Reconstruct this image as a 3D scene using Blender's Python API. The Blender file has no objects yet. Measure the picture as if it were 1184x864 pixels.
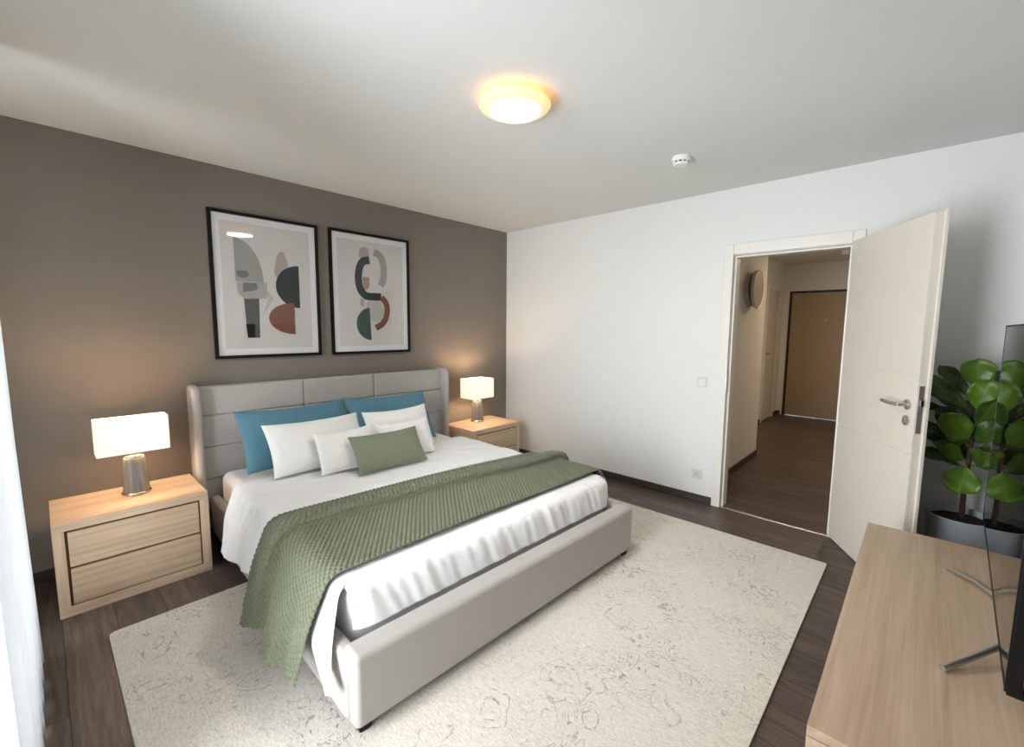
import bpy, bmesh, math, random
import numpy as np
from mathutils import Vector, Matrix, noise
random.seed(7); np.random.seed(7)
PI = math.pi; R = math.radians
S = bpy.context.scene; COL = S.collection

# ---------------------------------------------------------------- camera
cd = bpy.data.cameras.new('camera'); cam = bpy.data.objects.new('camera', cd); COL.objects.link(cam)
F, PITCH, YAW, ROLL = 510.02, 0.1042105, 0.7508005, 0.0067195
cd.sensor_fit = 'HORIZONTAL'; cd.sensor_width = 36; cd.lens = F / 1184 * 36; cd.clip_start = .02
fw = Vector((math.cos(PITCH)*math.cos(YAW), math.cos(PITCH)*math.sin(YAW), -math.sin(PITCH)))
rt = fw.cross(Vector((0, 0, 1))).normalized(); up = rt.cross(fw)
r2 = rt*math.cos(ROLL) + up*math.sin(ROLL); u2 = up*math.cos(ROLL) - rt*math.sin(ROLL)
M4 = Matrix((r2, u2, -fw)).transposed().to_4x4(); M4.translation = (-3.67985, -3.52706, 1.44128)
cam.matrix_world = M4
S.camera = cam
# ---------------------------------------------------------------- world, daylight, exposure
S.view_settings.view_transform = 'Standard'; S.view_settings.look = 'None'
S.view_settings.gamma = 1; S.view_settings.use_curve_mapping = False
S.view_settings.exposure = 0.77
wd = bpy.data.worlds.new('sky'); S.world = wd; wd.use_nodes = True
wd.node_tree.nodes['Background'].inputs[0].default_value = (.87, .94, 1, 1)
wd.node_tree.nodes['Background'].inputs[1].default_value = 4.0
WINDOW_W = 118          # daylight coming in through the window, watts
HALL_W = 11.0
CEIL_W = 8.5
TABLE_W = 5.6
def area(name, loc, rot, sx, sy, power, color):
    l = bpy.data.lights.new(name, 'AREA'); l.shape = 'RECTANGLE'; l.size = sx; l.size_y = sy
    l.energy = power; l.color = color
    o = bpy.data.objects.new(name, l); COL.objects.link(o); o.location = loc; o.rotation_euler = rot
    return o
area('window_daylight', (-4.22, -1.78, 1.25), (0, -PI/2, 0), 2.2, 2.1, WINDOW_W, (.91, .96, 1.0))
area('hallway_added_fill', (2.6, -3.15, 2.44), (0, 0, 0), .3, .3, HALL_W, (1, .72, .46))  # added warm fill out of view, brightens the hallway without a modelled lamp

# ---------------------------------------------------------------- material helpers
def srgb(r, g, b):
    f = lambda c: (c/255/12.92 if c/255 <= .04045 else ((c/255+.055)/1.055)**2.4)
    return (f(r), f(g), f(b), 1)
class NT:
    def __init__(s, name):
        s.m = bpy.data.materials.new(name); s.m.use_nodes = True
        s.n = s.m.node_tree.nodes; s.l = s.m.node_tree.links
        s.b = s.n['Principled BSDF']; s.out = s.n['Material Output']
    def add(s, t, **kw):
        n = s.n.new(t)
        for k, v in kw.items():
            if hasattr(n, k) and not k.startswith('i_'): setattr(n, k, v)
        return n
    def link(s, a, b): s.l.new(a, b)
    def coord(s, scale=(1, 1, 1), rot=(0, 0, 0), which='Object'):
        tc = s.add('ShaderNodeTexCoord'); mp = s.add('ShaderNodeMapping')
        mp.inputs['Scale'].default_value = scale; mp.inputs['Rotation'].default_value = rot
        s.link(tc.outputs[which], mp.inputs[0]); return mp.outputs[0]
    def noise(s, vec, scale, detail=4, rough=.5, dist=0):
        n = s.add('ShaderNodeTexNoise'); n.inputs['Scale'].default_value = scale
        n.inputs['Detail'].default_value = detail; n.inputs['Roughness'].default_value = rough
        n.inputs['Distortion'].default_value = dist; s.link(vec, n.inputs['Vector']); return n.outputs['Fac']
    def ramp(s, fac, stops):
        r = s.add('ShaderNodeValToRGB'); e = r.color_ramp.elements
        while len(e) < len(stops): e.new(.5)
        for el, (p, c) in zip(e, stops): el.position = p; el.color = c
        s.link(fac, r.inputs[0]); return r.outputs[0]
    def mix(s, fac, a, b, mode='MIX'):
        n = s.add('ShaderNodeMix'); n.data_type = 'RGBA'; n.blend_type = mode
        for sock, v in ((n.inputs[0], fac), (n.inputs[6], a), (n.inputs[7], b)):
            if hasattr(v, 'links'): s.link(v, sock)
            else: sock.default_value = v
        return n.outputs[2]
    def math(s, op, a, b=0.0, c=None):
        n = s.add('ShaderNodeMath'); n.operation = op
        vals = (a, b) if c is None else (a, b, c)
        for i, v in enumerate(vals):
            if hasattr(v, 'links'): s.link(v, n.inputs[i])
            else: n.inputs[i].default_value = v
        return n.outputs[0]
    def bump(s, h, strength=.2, dist=.01):
        n = s.add('ShaderNodeBump'); n.inputs['Strength'].default_value = strength
        n.inputs['Distance'].default_value = dist; s.link(h, n.inputs['Height']); s.link(n.outputs[0], s.b.inputs['Normal'])
    def color(s, c):
        if hasattr(c, 'links'): s.link(c, s.b.inputs['Base Color'])
        else: s.b.inputs['Base Color'].default_value = c
    def set(s, **kw):
        for k, v in kw.items(): s.b.inputs[k.replace('_', ' ')].default_value = v
        return s
def plain(name, c, rough=.6, metal=0, spec=.4, var=.04, nscale=18, bump=0):
    t = NT(name); v = t.coord(); n = t.noise(v, nscale, 3)
    d = tuple(x*(1-var) for x in c[:3])+(1,); e = tuple(min(1, x*(1+var)) for x in c[:3])+(1,)
    t.color(t.mix(n, d, e)); t.set(Roughness=rough, Metallic=metal); t.b.inputs['Specular IOR Level'].default_value = spec
    if bump: t.bump(t.noise(t.coord(), 160, 2), bump, .002)
    return t.m
def fabric(name, c, weave=900, strength=.25, rough=.85, wrinkle=0, var=.05, sheen=.15):
    t = NT(name); v = t.coord(); n = t.noise(v, 7, 4)
    d = tuple(x*(1-var) for x in c[:3])+(1,); e = tuple(min(1, x*(1+var)) for x in c[:3])+(1,)
    t.color(t.mix(n, d, e)); t.set(Roughness=rough); t.b.inputs['Specular IOR Level'].default_value = .25
    t.b.inputs['Sheen Weight'].default_value = sheen
    h = t.math('MULTIPLY', t.noise(v, weave, 1), .12)
    if wrinkle:
        w = t.noise(t.coord((1.2, 5, 1.2), (0, 0, .35)), 4.5, 5, .55, 1.2)
        h = t.math('ADD', h, t.math('MULTIPLY', w, wrinkle))
    t.bump(h, strength, .014)
    return t.m
def wood(name, c1, c2, c3, axis='X', scale=1.0, rough=.45):
    t = NT(name)
    sc = {'X': (.55, 9, 9), 'Y': (9, .55, 9), 'Z': (9, 9, .55)}[axis]; fine = tuple(x*(1 if x < 1 else 3.2) for x in sc)
    v = t.coord(tuple(x*scale for x in sc))
    a = t.noise(v, 2.2, 6, .6, .55); b = t.noise(t.coord(fine), 4, 3, .6, .2)
    w = t.add('ShaderNodeTexWave'); w.wave_type = 'RINGS'; w.rings_direction = 'SPHERICAL'
    w.inputs['Scale'].default_value = 3.2; w.inputs['Distortion'].default_value = 2.2; w.inputs['Detail'].default_value = 3
    w.inputs['Detail Scale'].default_value = .8
    mw = t.coord(tuple(x*scale*(.55 if x < 1 else .30) for x in sc)); ml = t.add('ShaderNodeVectorMath'); t.link(mw, ml.inputs[0]); ml.inputs[1].default_value = (.13, .21, .17)
    t.link(ml.outputs[0], w.inputs['Vector'])
    f = t.math('ADD', t.math('MULTIPLY', a, .60), t.math('ADD', t.math('MULTIPLY', b, .32), t.math('MULTIPLY', w.outputs['Fac'], .08)))
    t.color(t.ramp(f, [(.30, c1), (.52, c2), (.74, c3)])); t.set(Roughness=rough)
    t.bump(b, .08, .002)
    return t.m
# ---------------------------------------------------------------- materials
def wall_mat(name, c):
    t = NT(name); v = t.coord(); n = t.noise(v, 3, 3)
    t.color(t.mix(n, tuple(x*.985 for x in c[:3])+(1,), c)); t.set(Roughness=.9); t.b.inputs['Specular IOR Level'].default_value = .2
    t.bump(t.noise(v, 140, 3), .05, .002); return t.m
M = {}
M['white_wall'] = wall_mat('white_wall_paint', srgb(229, 229, 226))
M['brown_wall'] = wall_mat('taupe_wall_paint', srgb(130, 122, 113))
M['ceiling'] = wall_mat('ceiling_paint', srgb(222, 223, 220))
M['white_gloss'] = plain('white_lacquer', srgb(228, 225, 217), .35, var=.01)
M['door_white'] = plain('cream_white_door', srgb(221, 214, 201), .4, var=.01)
M['beige_door'] = plain('beige_entry_door', srgb(166, 148, 122), .5, var=.02)
M['white_plastic'] = plain('white_plastic', srgb(236, 236, 232), .35, var=.01)
M['switch_white'] = plain('switch_white_plastic', srgb(214, 211, 204), .4, var=.01)
M['black'] = plain('black_lacquer', srgb(12, 12, 13), .5, spec=.2, var=.05)
M['dark_gap'] = plain('dark_gap', srgb(18, 17, 16), .8)
M['steel'] = plain('brushed_steel', srgb(196, 191, 184), .36, metal=.95, var=.05, nscale=60)
M['chrome'] = plain('chrome', srgb(205, 203, 198), .14, metal=1, var=.02)
M['silver'] = plain('silver_foot', srgb(200, 192, 178), .22, metal=1, var=.03)
M['oak'] = wood('light_oak', srgb(176, 149, 121), srgb(200, 174, 147), srgb(217, 194, 169), 'X')
M['oak_upright'] = wood('light_oak_upright', srgb(176, 149, 121), srgb(200, 174, 147), srgb(217, 194, 169), 'Z')
M['oak_drawer'] = wood('light_oak_drawer_front', srgb(172, 146, 118), srgb(196, 171, 143), srgb(213, 190, 164), 'X', 1.3)
M['oak_gap'] = plain('oak_shadow_groove', srgb(96, 74, 52), .8)
M['bed_fabric'] = fabric('pale_grey_upholstery', srgb(172, 167, 162), 700, .12, .7)
M['sheet'] = fabric('white_cotton', srgb(240, 240, 240), 900, .6, .85, wrinkle=.6, var=.01)
M['pillow_white'] = fabric('white_pillow_cotton', srgb(240, 239, 236), 900, .5, .85, wrinkle=.4, var=.01)
M['pillow_teal'] = fabric('teal_pillow_cotton', srgb(86, 130, 147), 900, .25, .8, wrinkle=.3)
M['pillow_green'] = fabric('olive_pillow_cotton', srgb(122, 128, 107), 900, .22, .7, wrinkle=.3)
M['screen'] = plain('tv_screen_glass', srgb(10, 10, 11), .03, spec=.4, var=.02)
M['tv_body'] = plain('tv_black_plastic', srgb(14, 14, 15), .35, var=.05)
M['pot'] = plain('matte_grey_pot', srgb(176, 180, 184), .65, var=.04, nscale=30)
M['trunk'] = plain('plant_bark', srgb(66, 45, 36), .85, var=.25, nscale=60, bump=.4)
M['disc'] = plain('frosted_lamp_disc', srgb(190, 186, 178), .4, var=.02)
M['mat_board'] = plain('picture_mat', srgb(250, 250, 250), .8, var=.005)
M['print_paper'] = plain('print_paper', srgb(228, 224, 221), .8, var=.01, nscale=6)

def art(name, c): M[name] = plain('print_'+name, srgb(*c), .8, var=.09, nscale=14)
for nm, c in dict(grey=(172, 172, 168), greylight=(186, 184, 180), greymid=(128, 128, 126), charcoal=(98, 98, 98), black_ink=(38, 38, 38),
                  slate=(52, 62, 62), terracotta=(140, 94, 78), bone=(206, 203, 198), rose=(192, 178, 174), sage=(172, 174, 168),
                  forest=(48, 62, 58), tan=(176, 148, 128), teal_ink=(54, 88, 84), blush=(190, 176, 172)).items(): art(nm, c)

def floor_mat():
    t = NT('dark_oak_planks')
    tc = t.add('ShaderNodeTexCoord'); sp = t.add('ShaderNodeSeparateXYZ'); cb = t.add('ShaderNodeCombineXYZ')
    t.link(tc.outputs['Object'], sp.inputs[0]); t.link(sp.outputs[1], cb.inputs[0]); t.link(sp.outputs[0], cb.inputs[1])
    br = t.add('ShaderNodeTexBrick'); t.link(cb.outputs[0], br.inputs['Vector'])
    br.inputs['Scale'].default_value = 1; br.inputs['Brick Width'].default_value = 1.32; br.inputs['Row Height'].default_value = .185
    br.inputs['Mortar Size'].default_value = .0016; br.inputs['Mortar Smooth'].default_value = .1
    br.inputs['Color1'].default_value = (0, 0, 0, 1); br.inputs['Color2'].default_value = (1, 1, 1, 1); br.inputs['Mortar'].default_value = (.5, .5, .5, 1)
    br.offset = .37
    shift = t.add('ShaderNodeVectorMath'); shift.operation = 'MULTIPLY_ADD'
    t.link(br.outputs['Color'], shift.inputs[0]); shift.inputs[1].default_value = (3.1, 17, 5); t.link(tc.outputs['Object'], shift.inputs[2])
    mp = t.add('ShaderNodeMapping'); mp.inputs['Scale'].default_value = (11, .8, 1); t.link(shift.outputs[0], mp.inputs[0])
    g = t.noise(mp.outputs[0], 2.0, 7, .62, .9); g2 = t.noise(mp.outputs[0], 14, 3, .6)
    f = t.math('ADD', t.math('MULTIPLY', g, .75), t.math('MULTIPLY', g2, .25))
    base = t.ramp(f, [(.28, srgb(52, 43, 38)), (.5, srgb(88, 76, 69)), (.72, srgb(118, 104, 95))])
    tone = t.ramp(br.outputs['Color'], [(0, (.80, .80, .80, 1)), (1, (1.12, 1.1, 1.08, 1))])
    col = t.mix(1.0, base, tone, 'MULTIPLY')
    col = t.mix(br.outputs['Fac'], col, srgb(26, 22, 20))
    t.color(col); t.set(Roughness=.42); t.b.inputs['Specular IOR Level'].default_value = .4
    t.bump(t.math('SUBTRACT', t.math('MULTIPLY', f, .25), br.outputs['Fac']), .18, .002)
    return t.m
M['floor'] = floor_mat()
M['baseboard'] = wood('dark_baseboard', srgb(50, 42, 38), srgb(66, 56, 51), srgb(84, 73, 67), 'Y', 1, .5)
M['baseboard_x'] = wood('dark_baseboard_long', srgb(50, 42, 38), srgb(66, 56, 51), srgb(84, 73, 67), 'X', 1, .5)

def rug_mat():
    t = NT('faded_cream_rug'); v = t.coord()
    dn = t.add('ShaderNodeTexNoise'); dn.inputs['Scale'].default_value = 3.6; dn.inputs['Detail'].default_value = 3; t.link(v, dn.inputs['Vector'])
    ad = t.add('ShaderNodeVectorMath'); ad.operation = 'MULTIPLY_ADD'; t.link(dn.outputs['Color'], ad.inputs[0])
    ad.inputs[1].default_value = (.32, .32, .0); t.link(v, ad.inputs[2])
    def contour(scale, det, freq, lo, hi, off):
        mp = t.add('ShaderNodeMapping'); mp.inputs['Location'].default_value = (off, off*.7, 0); t.link(v, mp.inputs[0])
        q = t.noise(mp.outputs[0], scale, det, .5, 2.6)
        return t.ramp(t.math('SINE', t.math('MULTIPLY', q, freq)), [(lo, (0, 0, 0, 1)), (hi, (1, 1, 1, 1))])
    l1 = contour(3.2, 1, 64, .80, .95, 0); l2 = contour(6.5, 1, 44, .84, .97, 3.7)
    v2 = t.add('ShaderNodeTexVoronoi'); v2.feature = 'F1'; v2.inputs['Scale'].default_value = 3.3; t.link(ad.outputs[0], v2.inputs['Vector'])
    l3 = t.ramp(t.math('SINE', t.math('MULTIPLY', v2.outputs['Distance'], 52)), [(.80, (0, 0, 0, 1)), (.95, (1, 1, 1, 1))])
    core = t.ramp(v2.outputs['Distance'], [(.26, (1, 1, 1, 1)), (.34, (0, 0, 0, 1))])
    patch = t.ramp(t.noise(v, 2.4, 3), [(.40, (0, 0, 0, 1)), (.62, (1, 1, 1, 1))])
    patch2 = t.ramp(t.noise(v, 1.7, 2, .5, .4), [(.46, (0, 0, 0, 1)), (.60, (1, 1, 1, 1))])
    wear = t.ramp(t.noise(v, 52, 3, .75), [(.41, (0, 0, 0, 1)), (.54, (1, 1, 1, 1))])
    wear2 = t.ramp(t.noise(v, 5, 3, .6), [(.34, (0, 0, 0, 1)), (.56, (1, 1, 1, 1))])
    lines = t.math('MAXIMUM', t.math('MULTIPLY', l1, patch), t.math('MULTIPLY', l2, patch2))
    lines = t.math('MAXIMUM', lines, t.math('MULTIPLY', l3, core))
    streak = t.ramp(t.noise(t.coord((34, 2.6, 1)), 2.2, 4, .7), [(.60, (0, 0, 0, 1)), (.70, (1, 1, 1, 1))])
    lines = t.math('MULTIPLY', t.math('MAXIMUM', t.math('MULTIPLY', lines, wear2), t.math('MULTIPLY', streak, .7)), wear)
    st = t.noise(t.coord((60, 9, 1)), 3, 4, .65); sp = t.noise(v, 220, 2, .7)
    base = t.ramp(t.math('ADD', t.math('MULTIPLY', st, .55), t.math('MULTIPLY', sp, .45)),
                  [(.34, srgb(188, 179, 166)), (.5, srgb(215, 208, 197)), (.66, srgb(230, 225, 216))])
    base = t.mix(t.math('MULTIPLY', patch, .12), base, srgb(200, 188, 176))
    t.color(t.mix(t.math('MULTIPLY', lines, .95), base, srgb(146, 139, 132)))
    t.set(Roughness=.95); t.b.inputs['Specular IOR Level'].default_value = .1; t.b.inputs['Sheen Weight'].default_value = .2
    t.bump(t.math('ADD', t.math('MULTIPLY', sp, .6), t.math('MULTIPLY', lines, -.3)), .45, .006)
    return t.m
M['rug'] = rug_mat()
def knit_mat():
    t = NT('sage_green_knit'); v = t.coord()
    n = t.noise(v, 60, 3); n2 = t.noise(v, 5, 3)
    c = t.mix(n, srgb(90, 95, 75), srgb(124, 127, 104))
    t.color(t.mix(t.math('MULTIPLY', n2, .35), c, srgb(97, 102, 81))); t.set(Roughness=.95)
    t.b.inputs['Specular IOR Level'].default_value = .1; t.b.inputs['Sheen Weight'].default_value = .25
    t.bump(t.noise(v, 420, 2), .35, .003); return t.m
M['knit'] = knit_mat()
def ceramic():
    t = NT('grey_streaked_ceramic'); n = t.noise(t.coord((26, 26, 1.2)), 2, 4)
    t.color(t.ramp(n, [(.3, srgb(104, 101, 97)), (.7, srgb(140, 136, 130))])); t.set(Roughness=.16)
    t.b.inputs['Coat Weight'].default_value = .5; return t.m
M['ceramic'] = ceramic()
def shade_mat():
    t = NT('white_linen_shade'); n = t.n; tr = t.add('ShaderNodeBsdfTranslucent'); df = t.add('ShaderNodeBsdfDiffuse')
    w = t.noise(t.coord((300, 300, 300)), 1, 2)
    c = t.mix(w, srgb(244, 234, 222), srgb(255, 250, 242))
    t.link(c, df.inputs[0]); tr.inputs[0].default_value = (1, .92, .82, 1)
    ms = t.add('ShaderNodeMixShader'); ms.inputs[0].default_value = .10; t.link(df.outputs[0], ms.inputs[1]); t.link(tr.outputs[0], ms.inputs[2])
    em = t.add('ShaderNodeEmission'); em.inputs[0].default_value = (1, .84, .70, 1); em.inputs[1].default_value = .20
    sh = t.add('ShaderNodeAddShader'); t.link(ms.outputs[0], sh.inputs[0]); t.link(em.outputs[0], sh.inputs[1]); t.link(sh.outputs[0], t.out.inputs[0])
    return t.m
M['shade'] = shade_mat()
def emit(name, c, st):
    t = NT(name); t.color(c); t.b.inputs['Emission Color'].default_value = c; t.b.inputs['Emission Strength'].default_value = st; return t.m
M['bulb'] = emit('warm_bulb', (1, .74, .44, 1), 6)
M['lamp_lens'] = emit('ceiling_lamp_lens', (1, .93, .74, 1), 5)
M['lamp_rim'] = emit('ceiling_lamp_rim', (1, .78, .40, 1), .28)
M['lamp_ring'] = emit('ceiling_lamp_glow_ring', (1, .40, .06, 1), 6)
def glass_mat(name, c=(1, 1, 1, 1), refl=1.0):
    t = NT(name); tr = t.add('ShaderNodeBsdfTransparent'); tr.inputs[0].default_value = c
    gl = t.add('ShaderNodeBsdfGlossy'); gl.inputs['Roughness'].default_value = .01
    fr = t.add('ShaderNodeFresnel'); fr.inputs[0].default_value = 1.5
    ms = t.add('ShaderNodeMixShader'); t.link(t.math('MULTIPLY', fr.outputs[0], refl), ms.inputs[0])
    t.link(tr.outputs[0], ms.inputs[1]); t.link(gl.outputs[0], ms.inputs[2]); t.link(ms.outputs[0], t.out.inputs[0]); return t.m
M['glass'] = glass_mat('clear_glass')
M['picture_glass'] = glass_mat('picture_glass', refl=.55)
def sheer():
    t = NT('white_sheer_curtain'); df = t.add('ShaderNodeBsdfDiffuse'); tl = t.add('ShaderNodeBsdfTranslucent'); tp = t.add('ShaderNodeBsdfTransparent')
    w = t.noise(t.coord((400, 400, 40)), 1, 2); c = t.mix(w, srgb(226, 228, 230), srgb(238, 240, 242))
    t.link(c, df.inputs[0]); t.link(c, tl.inputs[0])
    a = t.add('ShaderNodeMixShader'); a.inputs[0].default_value = .20; t.link(df.outputs[0], a.inputs[1]); t.link(tl.outputs[0], a.inputs[2])
    b = t.add('ShaderNodeMixShader'); b.inputs[0].default_value = .08; t.link(a.outputs[0], b.inputs[1]); t.link(tp.outputs[0], b.inputs[2])
    t.link(b.outputs[0], t.out.inputs[0]); return t.m
M['sheer'] = sheer()
def leaf_mat():
    t = NT('fiddle_leaf_green')
    at = t.add('ShaderNodeAttribute'); at.attribute_name = 'tint'
    uv = t.add('ShaderNodeUVMap'); sp = t.add('ShaderNodeSeparateXYZ'); t.link(uv.outputs[0], sp.inputs[0])
    au = t.math('ABSOLUTE', sp.outputs[0])
    mid = t.ramp(au, [(.0, (1, 1, 1, 1)), (.05, (0, 0, 0, 1))])
    vv = t.math('FRACT', t.math('SUBTRACT', t.math('MULTIPLY', sp.outputs[1], 7), t.math('MULTIPLY', au, 1.6)))
    ve = t.ramp(t.math('ABSOLUTE', t.math('SUBTRACT', vv, .5)), [(.0, (1, 1, 1, 1)), (.09, (0, 0, 0, 1))])
    vein = t.math('MAXIMUM', mid, t.math('MULTIPLY', ve, .5))
    c = t.mix(at.outputs['Fac'], srgb(22, 42, 18), srgb(98, 132, 34))  # tint runs dark to bright: leaf age with painted light and shade
    c = t.mix(t.math('MULTIPLY', t.noise(t.coord(), 40, 3), .3), c, srgb(48, 76, 24))
    t.color(t.mix(t.math('MULTIPLY', vein, .35), c, srgb(140, 166, 80))); t.set(Roughness=.38)
    t.b.inputs['Specular IOR Level'].default_value = .45
    t.bump(vein, -.3, .003); return t.m
M['leaf'] = leaf_mat()
def soil():
    t = NT('potting_soil'); n = t.noise(t.coord(), 90, 4, .7); t.color(t.ramp(n, [(.35, srgb(20, 15, 11)), (.7, srgb(62, 46, 34))]))
    t.set(Roughness=1); t.bump(n, .8, .01); return t.m
M['soil'] = soil()

# ---------------------------------------------------------------- mesh helpers
def box(bm, x0, x1, y0, y1, z0, z1, bev=0, seg=2, mi=0):
    t = bmesh.new(); bmesh.ops.create_cube(t, size=1)
    for v in t.verts: v.co = Vector(((x0+x1)/2+v.co.x*(x1-x0), (y0+y1)/2+v.co.y*(y1-y0), (z0+z1)/2+v.co.z*(z1-z0)))
    if bev: bmesh.ops.bevel(t, geom=t.edges[:], offset=bev, segments=seg, profile=.5, affect='EDGES', clamp_overlap=True)
    for f in t.faces: f.material_index = mi
    me = bpy.data.meshes.new('t'); t.to_mesh(me); t.free(); bm.from_mesh(me); bpy.data.meshes.remove(me)
def lathe(bm, prof, seg=40, c=(0, 0, 0), mi=0, axis='Z', closed=True):
    rings = []
    for r, z in prof:
        ring = []
        if r < 1e-5:
            p = {'Z': (0, 0, z), 'Y': (0, z, 0), 'X': (z, 0, 0)}[axis]
            ring = [bm.verts.new(Vector(c)+Vector(p))]
        else:
            for k in range(seg):
                a = 2*PI*k/seg; ca, sa = r*math.cos(a), r*math.sin(a)
                p = {'Z': (ca, sa, z), 'Y': (sa, z, ca), 'X': (z, ca, sa)}[axis]
                ring.append(bm.verts.new(Vector(c)+Vector(p)))
        rings.append(ring)
    for A, B in zip(rings, rings[1:]):
        n = max(len(A), len(B))
        for k in range(n):
            q = [A[k % len(A)], A[(k+1) % len(A)], B[(k+1) % len(B)], B[k % len(B)]]
            u = []
            for v in q:
                if v not in u: u.append(v)
            if len(u) >= 3:
                f = bm.faces.new(u); f.material_index = mi
def tube(bm, pts, rad, seg=10, mi=0):
    pts = [Vector(p) for p in pts]; rr = rad if isinstance(rad, (list, tuple)) else [rad]*len(pts)
    rings = []; up0 = Vector((0, 0, 1))
    for i, p in enumerate(pts):
        d = (pts[min(i+1, len(pts)-1)]-pts[max(i-1, 0)]).normalized()
        a = d.cross(up0)
        if a.length < .05: a = d.cross(Vector((1, 0, 0)))
        a.normalize(); b = a.cross(d)
        rings.append([bm.verts.new(p+(a*math.cos(2*PI*k/seg)+b*math.sin(2*PI*k/seg))*rr[i]) for k in range(seg)])
    for A, B in zip(rings, rings[1:]):
        for k in range(seg): bm.faces.new((A[k], A[(k+1) % seg], B[(k+1) % seg], B[k])).material_index = mi
    for Rg in (rings[0], rings[-1]): bm.faces.new(Rg).material_index = mi
def smooth_path(pts, n=3):
    pts = [Vector(p) for p in pts]
    for _ in range(n):
        q = [pts[0]]
        for a, b in zip(pts, pts[1:]): q += [a*.75+b*.25, a*.25+b*.75]
        pts = q+[pts[-1]]
    return pts
def prism(bm, poly, ext, mi=0):
    """extrude a polygon given as 3d points by vector ext"""
    a = [bm.verts.new(p) for p in poly]; b = [bm.verts.new(Vector(p)+Vector(ext)) for p in poly]
    n = len(a)
    for k in range(n): bm.faces.new((a[k], a[(k+1) % n], b[(k+1) % n], b[k])).material_index = mi
    bm.faces.new(a).material_index = mi; bm.faces.new(b).material_index = mi
def finish(me, mats, angle=35):
    for m in (mats if isinstance(mats, (list, tuple)) else [mats]): me.materials.append(m)
    me.polygons.foreach_set('use_smooth', [True]*len(me.polygons))
    me.set_sharp_from_angle(angle=R(angle))
def obj(name, bm, mats, parent=None, angle=35):
    bmesh.ops.recalc_face_normals(bm, faces=bm.faces[:])
    me = bpy.data.meshes.new(name); bm.to_mesh(me); bm.free(); finish(me, mats, angle)
    o = bpy.data.objects.new(name, me); COL.objects.link(o)
    md = o.modifiers.new('normals', 'WEIGHTED_NORMAL'); md.keep_sharp = True; md.weight = 100
    if parent: o.parent = parent
    return o
def grid_obj(name, P, mask, mat, parent=None, angle=180):
    """P: (n,m,3) array, mask: (n-1,m-1) bool of faces kept"""
    n, m, _ = P.shape; idx = np.arange(n*m).reshape(n, m)
    q = np.stack([idx[:-1, :-1], idx[1:, :-1], idx[1:, 1:], idx[:-1, 1:]], -1)
    q = q[mask] if mask is not None else q.reshape(-1, 4)
    used = np.unique(q); remap = -np.ones(n*m, int); remap[used] = np.arange(len(used))
    V = P.reshape(-1, 3)[used]; q = remap[q]
    me = bpy.data.meshes.new(name); me.from_pydata(V.tolist(), [], q.tolist()); finish(me, mat, angle)
    o = bpy.data.objects.new(name, me); COL.objects.link(o)
    if parent: o.parent = parent
    return o
def thing(name, label, cat, loc=(0, 0, 0), rz=0, group=None):
    o = bpy.data.objects.new(name, None); COL.objects.link(o); o.location = loc; o.rotation_euler = (0, 0, rz)
    o.empty_display_size = .1; return tag(o, label, cat, group)
def tag(o, label, cat, group=None):
    o['label'] = label; o['category'] = cat
    if group: o['group'] = group
    return o
def struct(o): o['kind'] = 'structure'; return o
def sbox(name, mat, *a, parent=None, bev=0):
    bm = bmesh.new(); box(bm, *a, bev=bev); o = obj(name, bm, mat, parent)
    return o if parent else struct(o)

# ================================================================ room shell
H = 2.5; XL = -3.95; YF = -4.0; WT = .12
sbox('floor', M['floor'], XL-.2, 0.0, YF-.1, .1, -.1, 0)
sbox('ceiling', M['ceiling'], XL-.2, WT, YF-.1, .1, H, H+.1)
sbox('wall_back', M['brown_wall'], XL-.2, 0, 0, .1, 0, H)
DY0, DY1, DZ = -3.135, -2.41, 2.0          # clear door opening
bm = bmesh.new()
box(bm, 0, WT, DY1+.02, .1, 0, H); box(bm, 0, WT, YF-.1, DY0-.02, 0, H); box(bm, 0, WT, DY0-.02, DY1+.02, DZ+.02, H)
struct(obj('wall_right', bm, M['white_wall']))
WY0, WY1, WZ0, WZ1 = -2.80, -.75, .12, 2.32
bm = bmesh.new()
box(bm, XL-.2, XL, WY1, 0, 0, H); box(bm, XL-.2, XL, YF, WY0, 0, H); box(bm, XL-.2, XL, WY0, WY1, 0, WZ0); box(bm, XL-.2, XL, WY0, WY1, WZ1, H)
struct(obj('wall_left', bm, M['white_wall']))
sbox('wall_front', M['white_wall'], XL-.2, WT, YF-.1, YF, 0, H)
# window (beside and behind the camera, daylight comes through it)
bm = bmesh.new(); fx0, fx1 = XL-.13, XL-.07
box(bm, fx0, fx1, WY0, WY0+.07, WZ0, WZ1, .006); box(bm, fx0, fx1, WY1-.07, WY1, WZ0, WZ1, .006)
ym = (WY0+WY1)/2
box(bm, fx0, fx1, WY0+.07, WY1-.07, WZ0, WZ0+.07, .006); box(bm, fx0, fx1, WY0+.07, WY1-.07, WZ1-.07, WZ1, .006)
box(bm, fx0, fx1, ym-.05, ym+.05, WZ0+.07, WZ1-.07, .006)
win = struct(obj('window_1', bm, M['white_gloss']))
for a, b in ((WY0+.07, ym-.05), (ym+.05, WY1-.07)):
    bm = bmesh.new(); box(bm, XL-.102, XL-.098, a, b, WZ0+.07, WZ1-.07); obj('pane', bm, M['glass'], win)
# baseboards
sbox('baseboard_right', M['baseboard'], -.014, 0, -2.345, -.014, 0, .062, bev=.003)
sbox('baseboard_back', M['baseboard_x'], XL, 0, -.014, 0, 0, .062, bev=.003)
sbox('baseboard_corner', M['baseboard'], -.014, 0, YF, -3.205, 0, .062, bev=.003)
sbox('baseboard_front', M['baseboard_x'], XL, -.014, YF, YF+.014, 0, .062, bev=.003)
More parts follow.
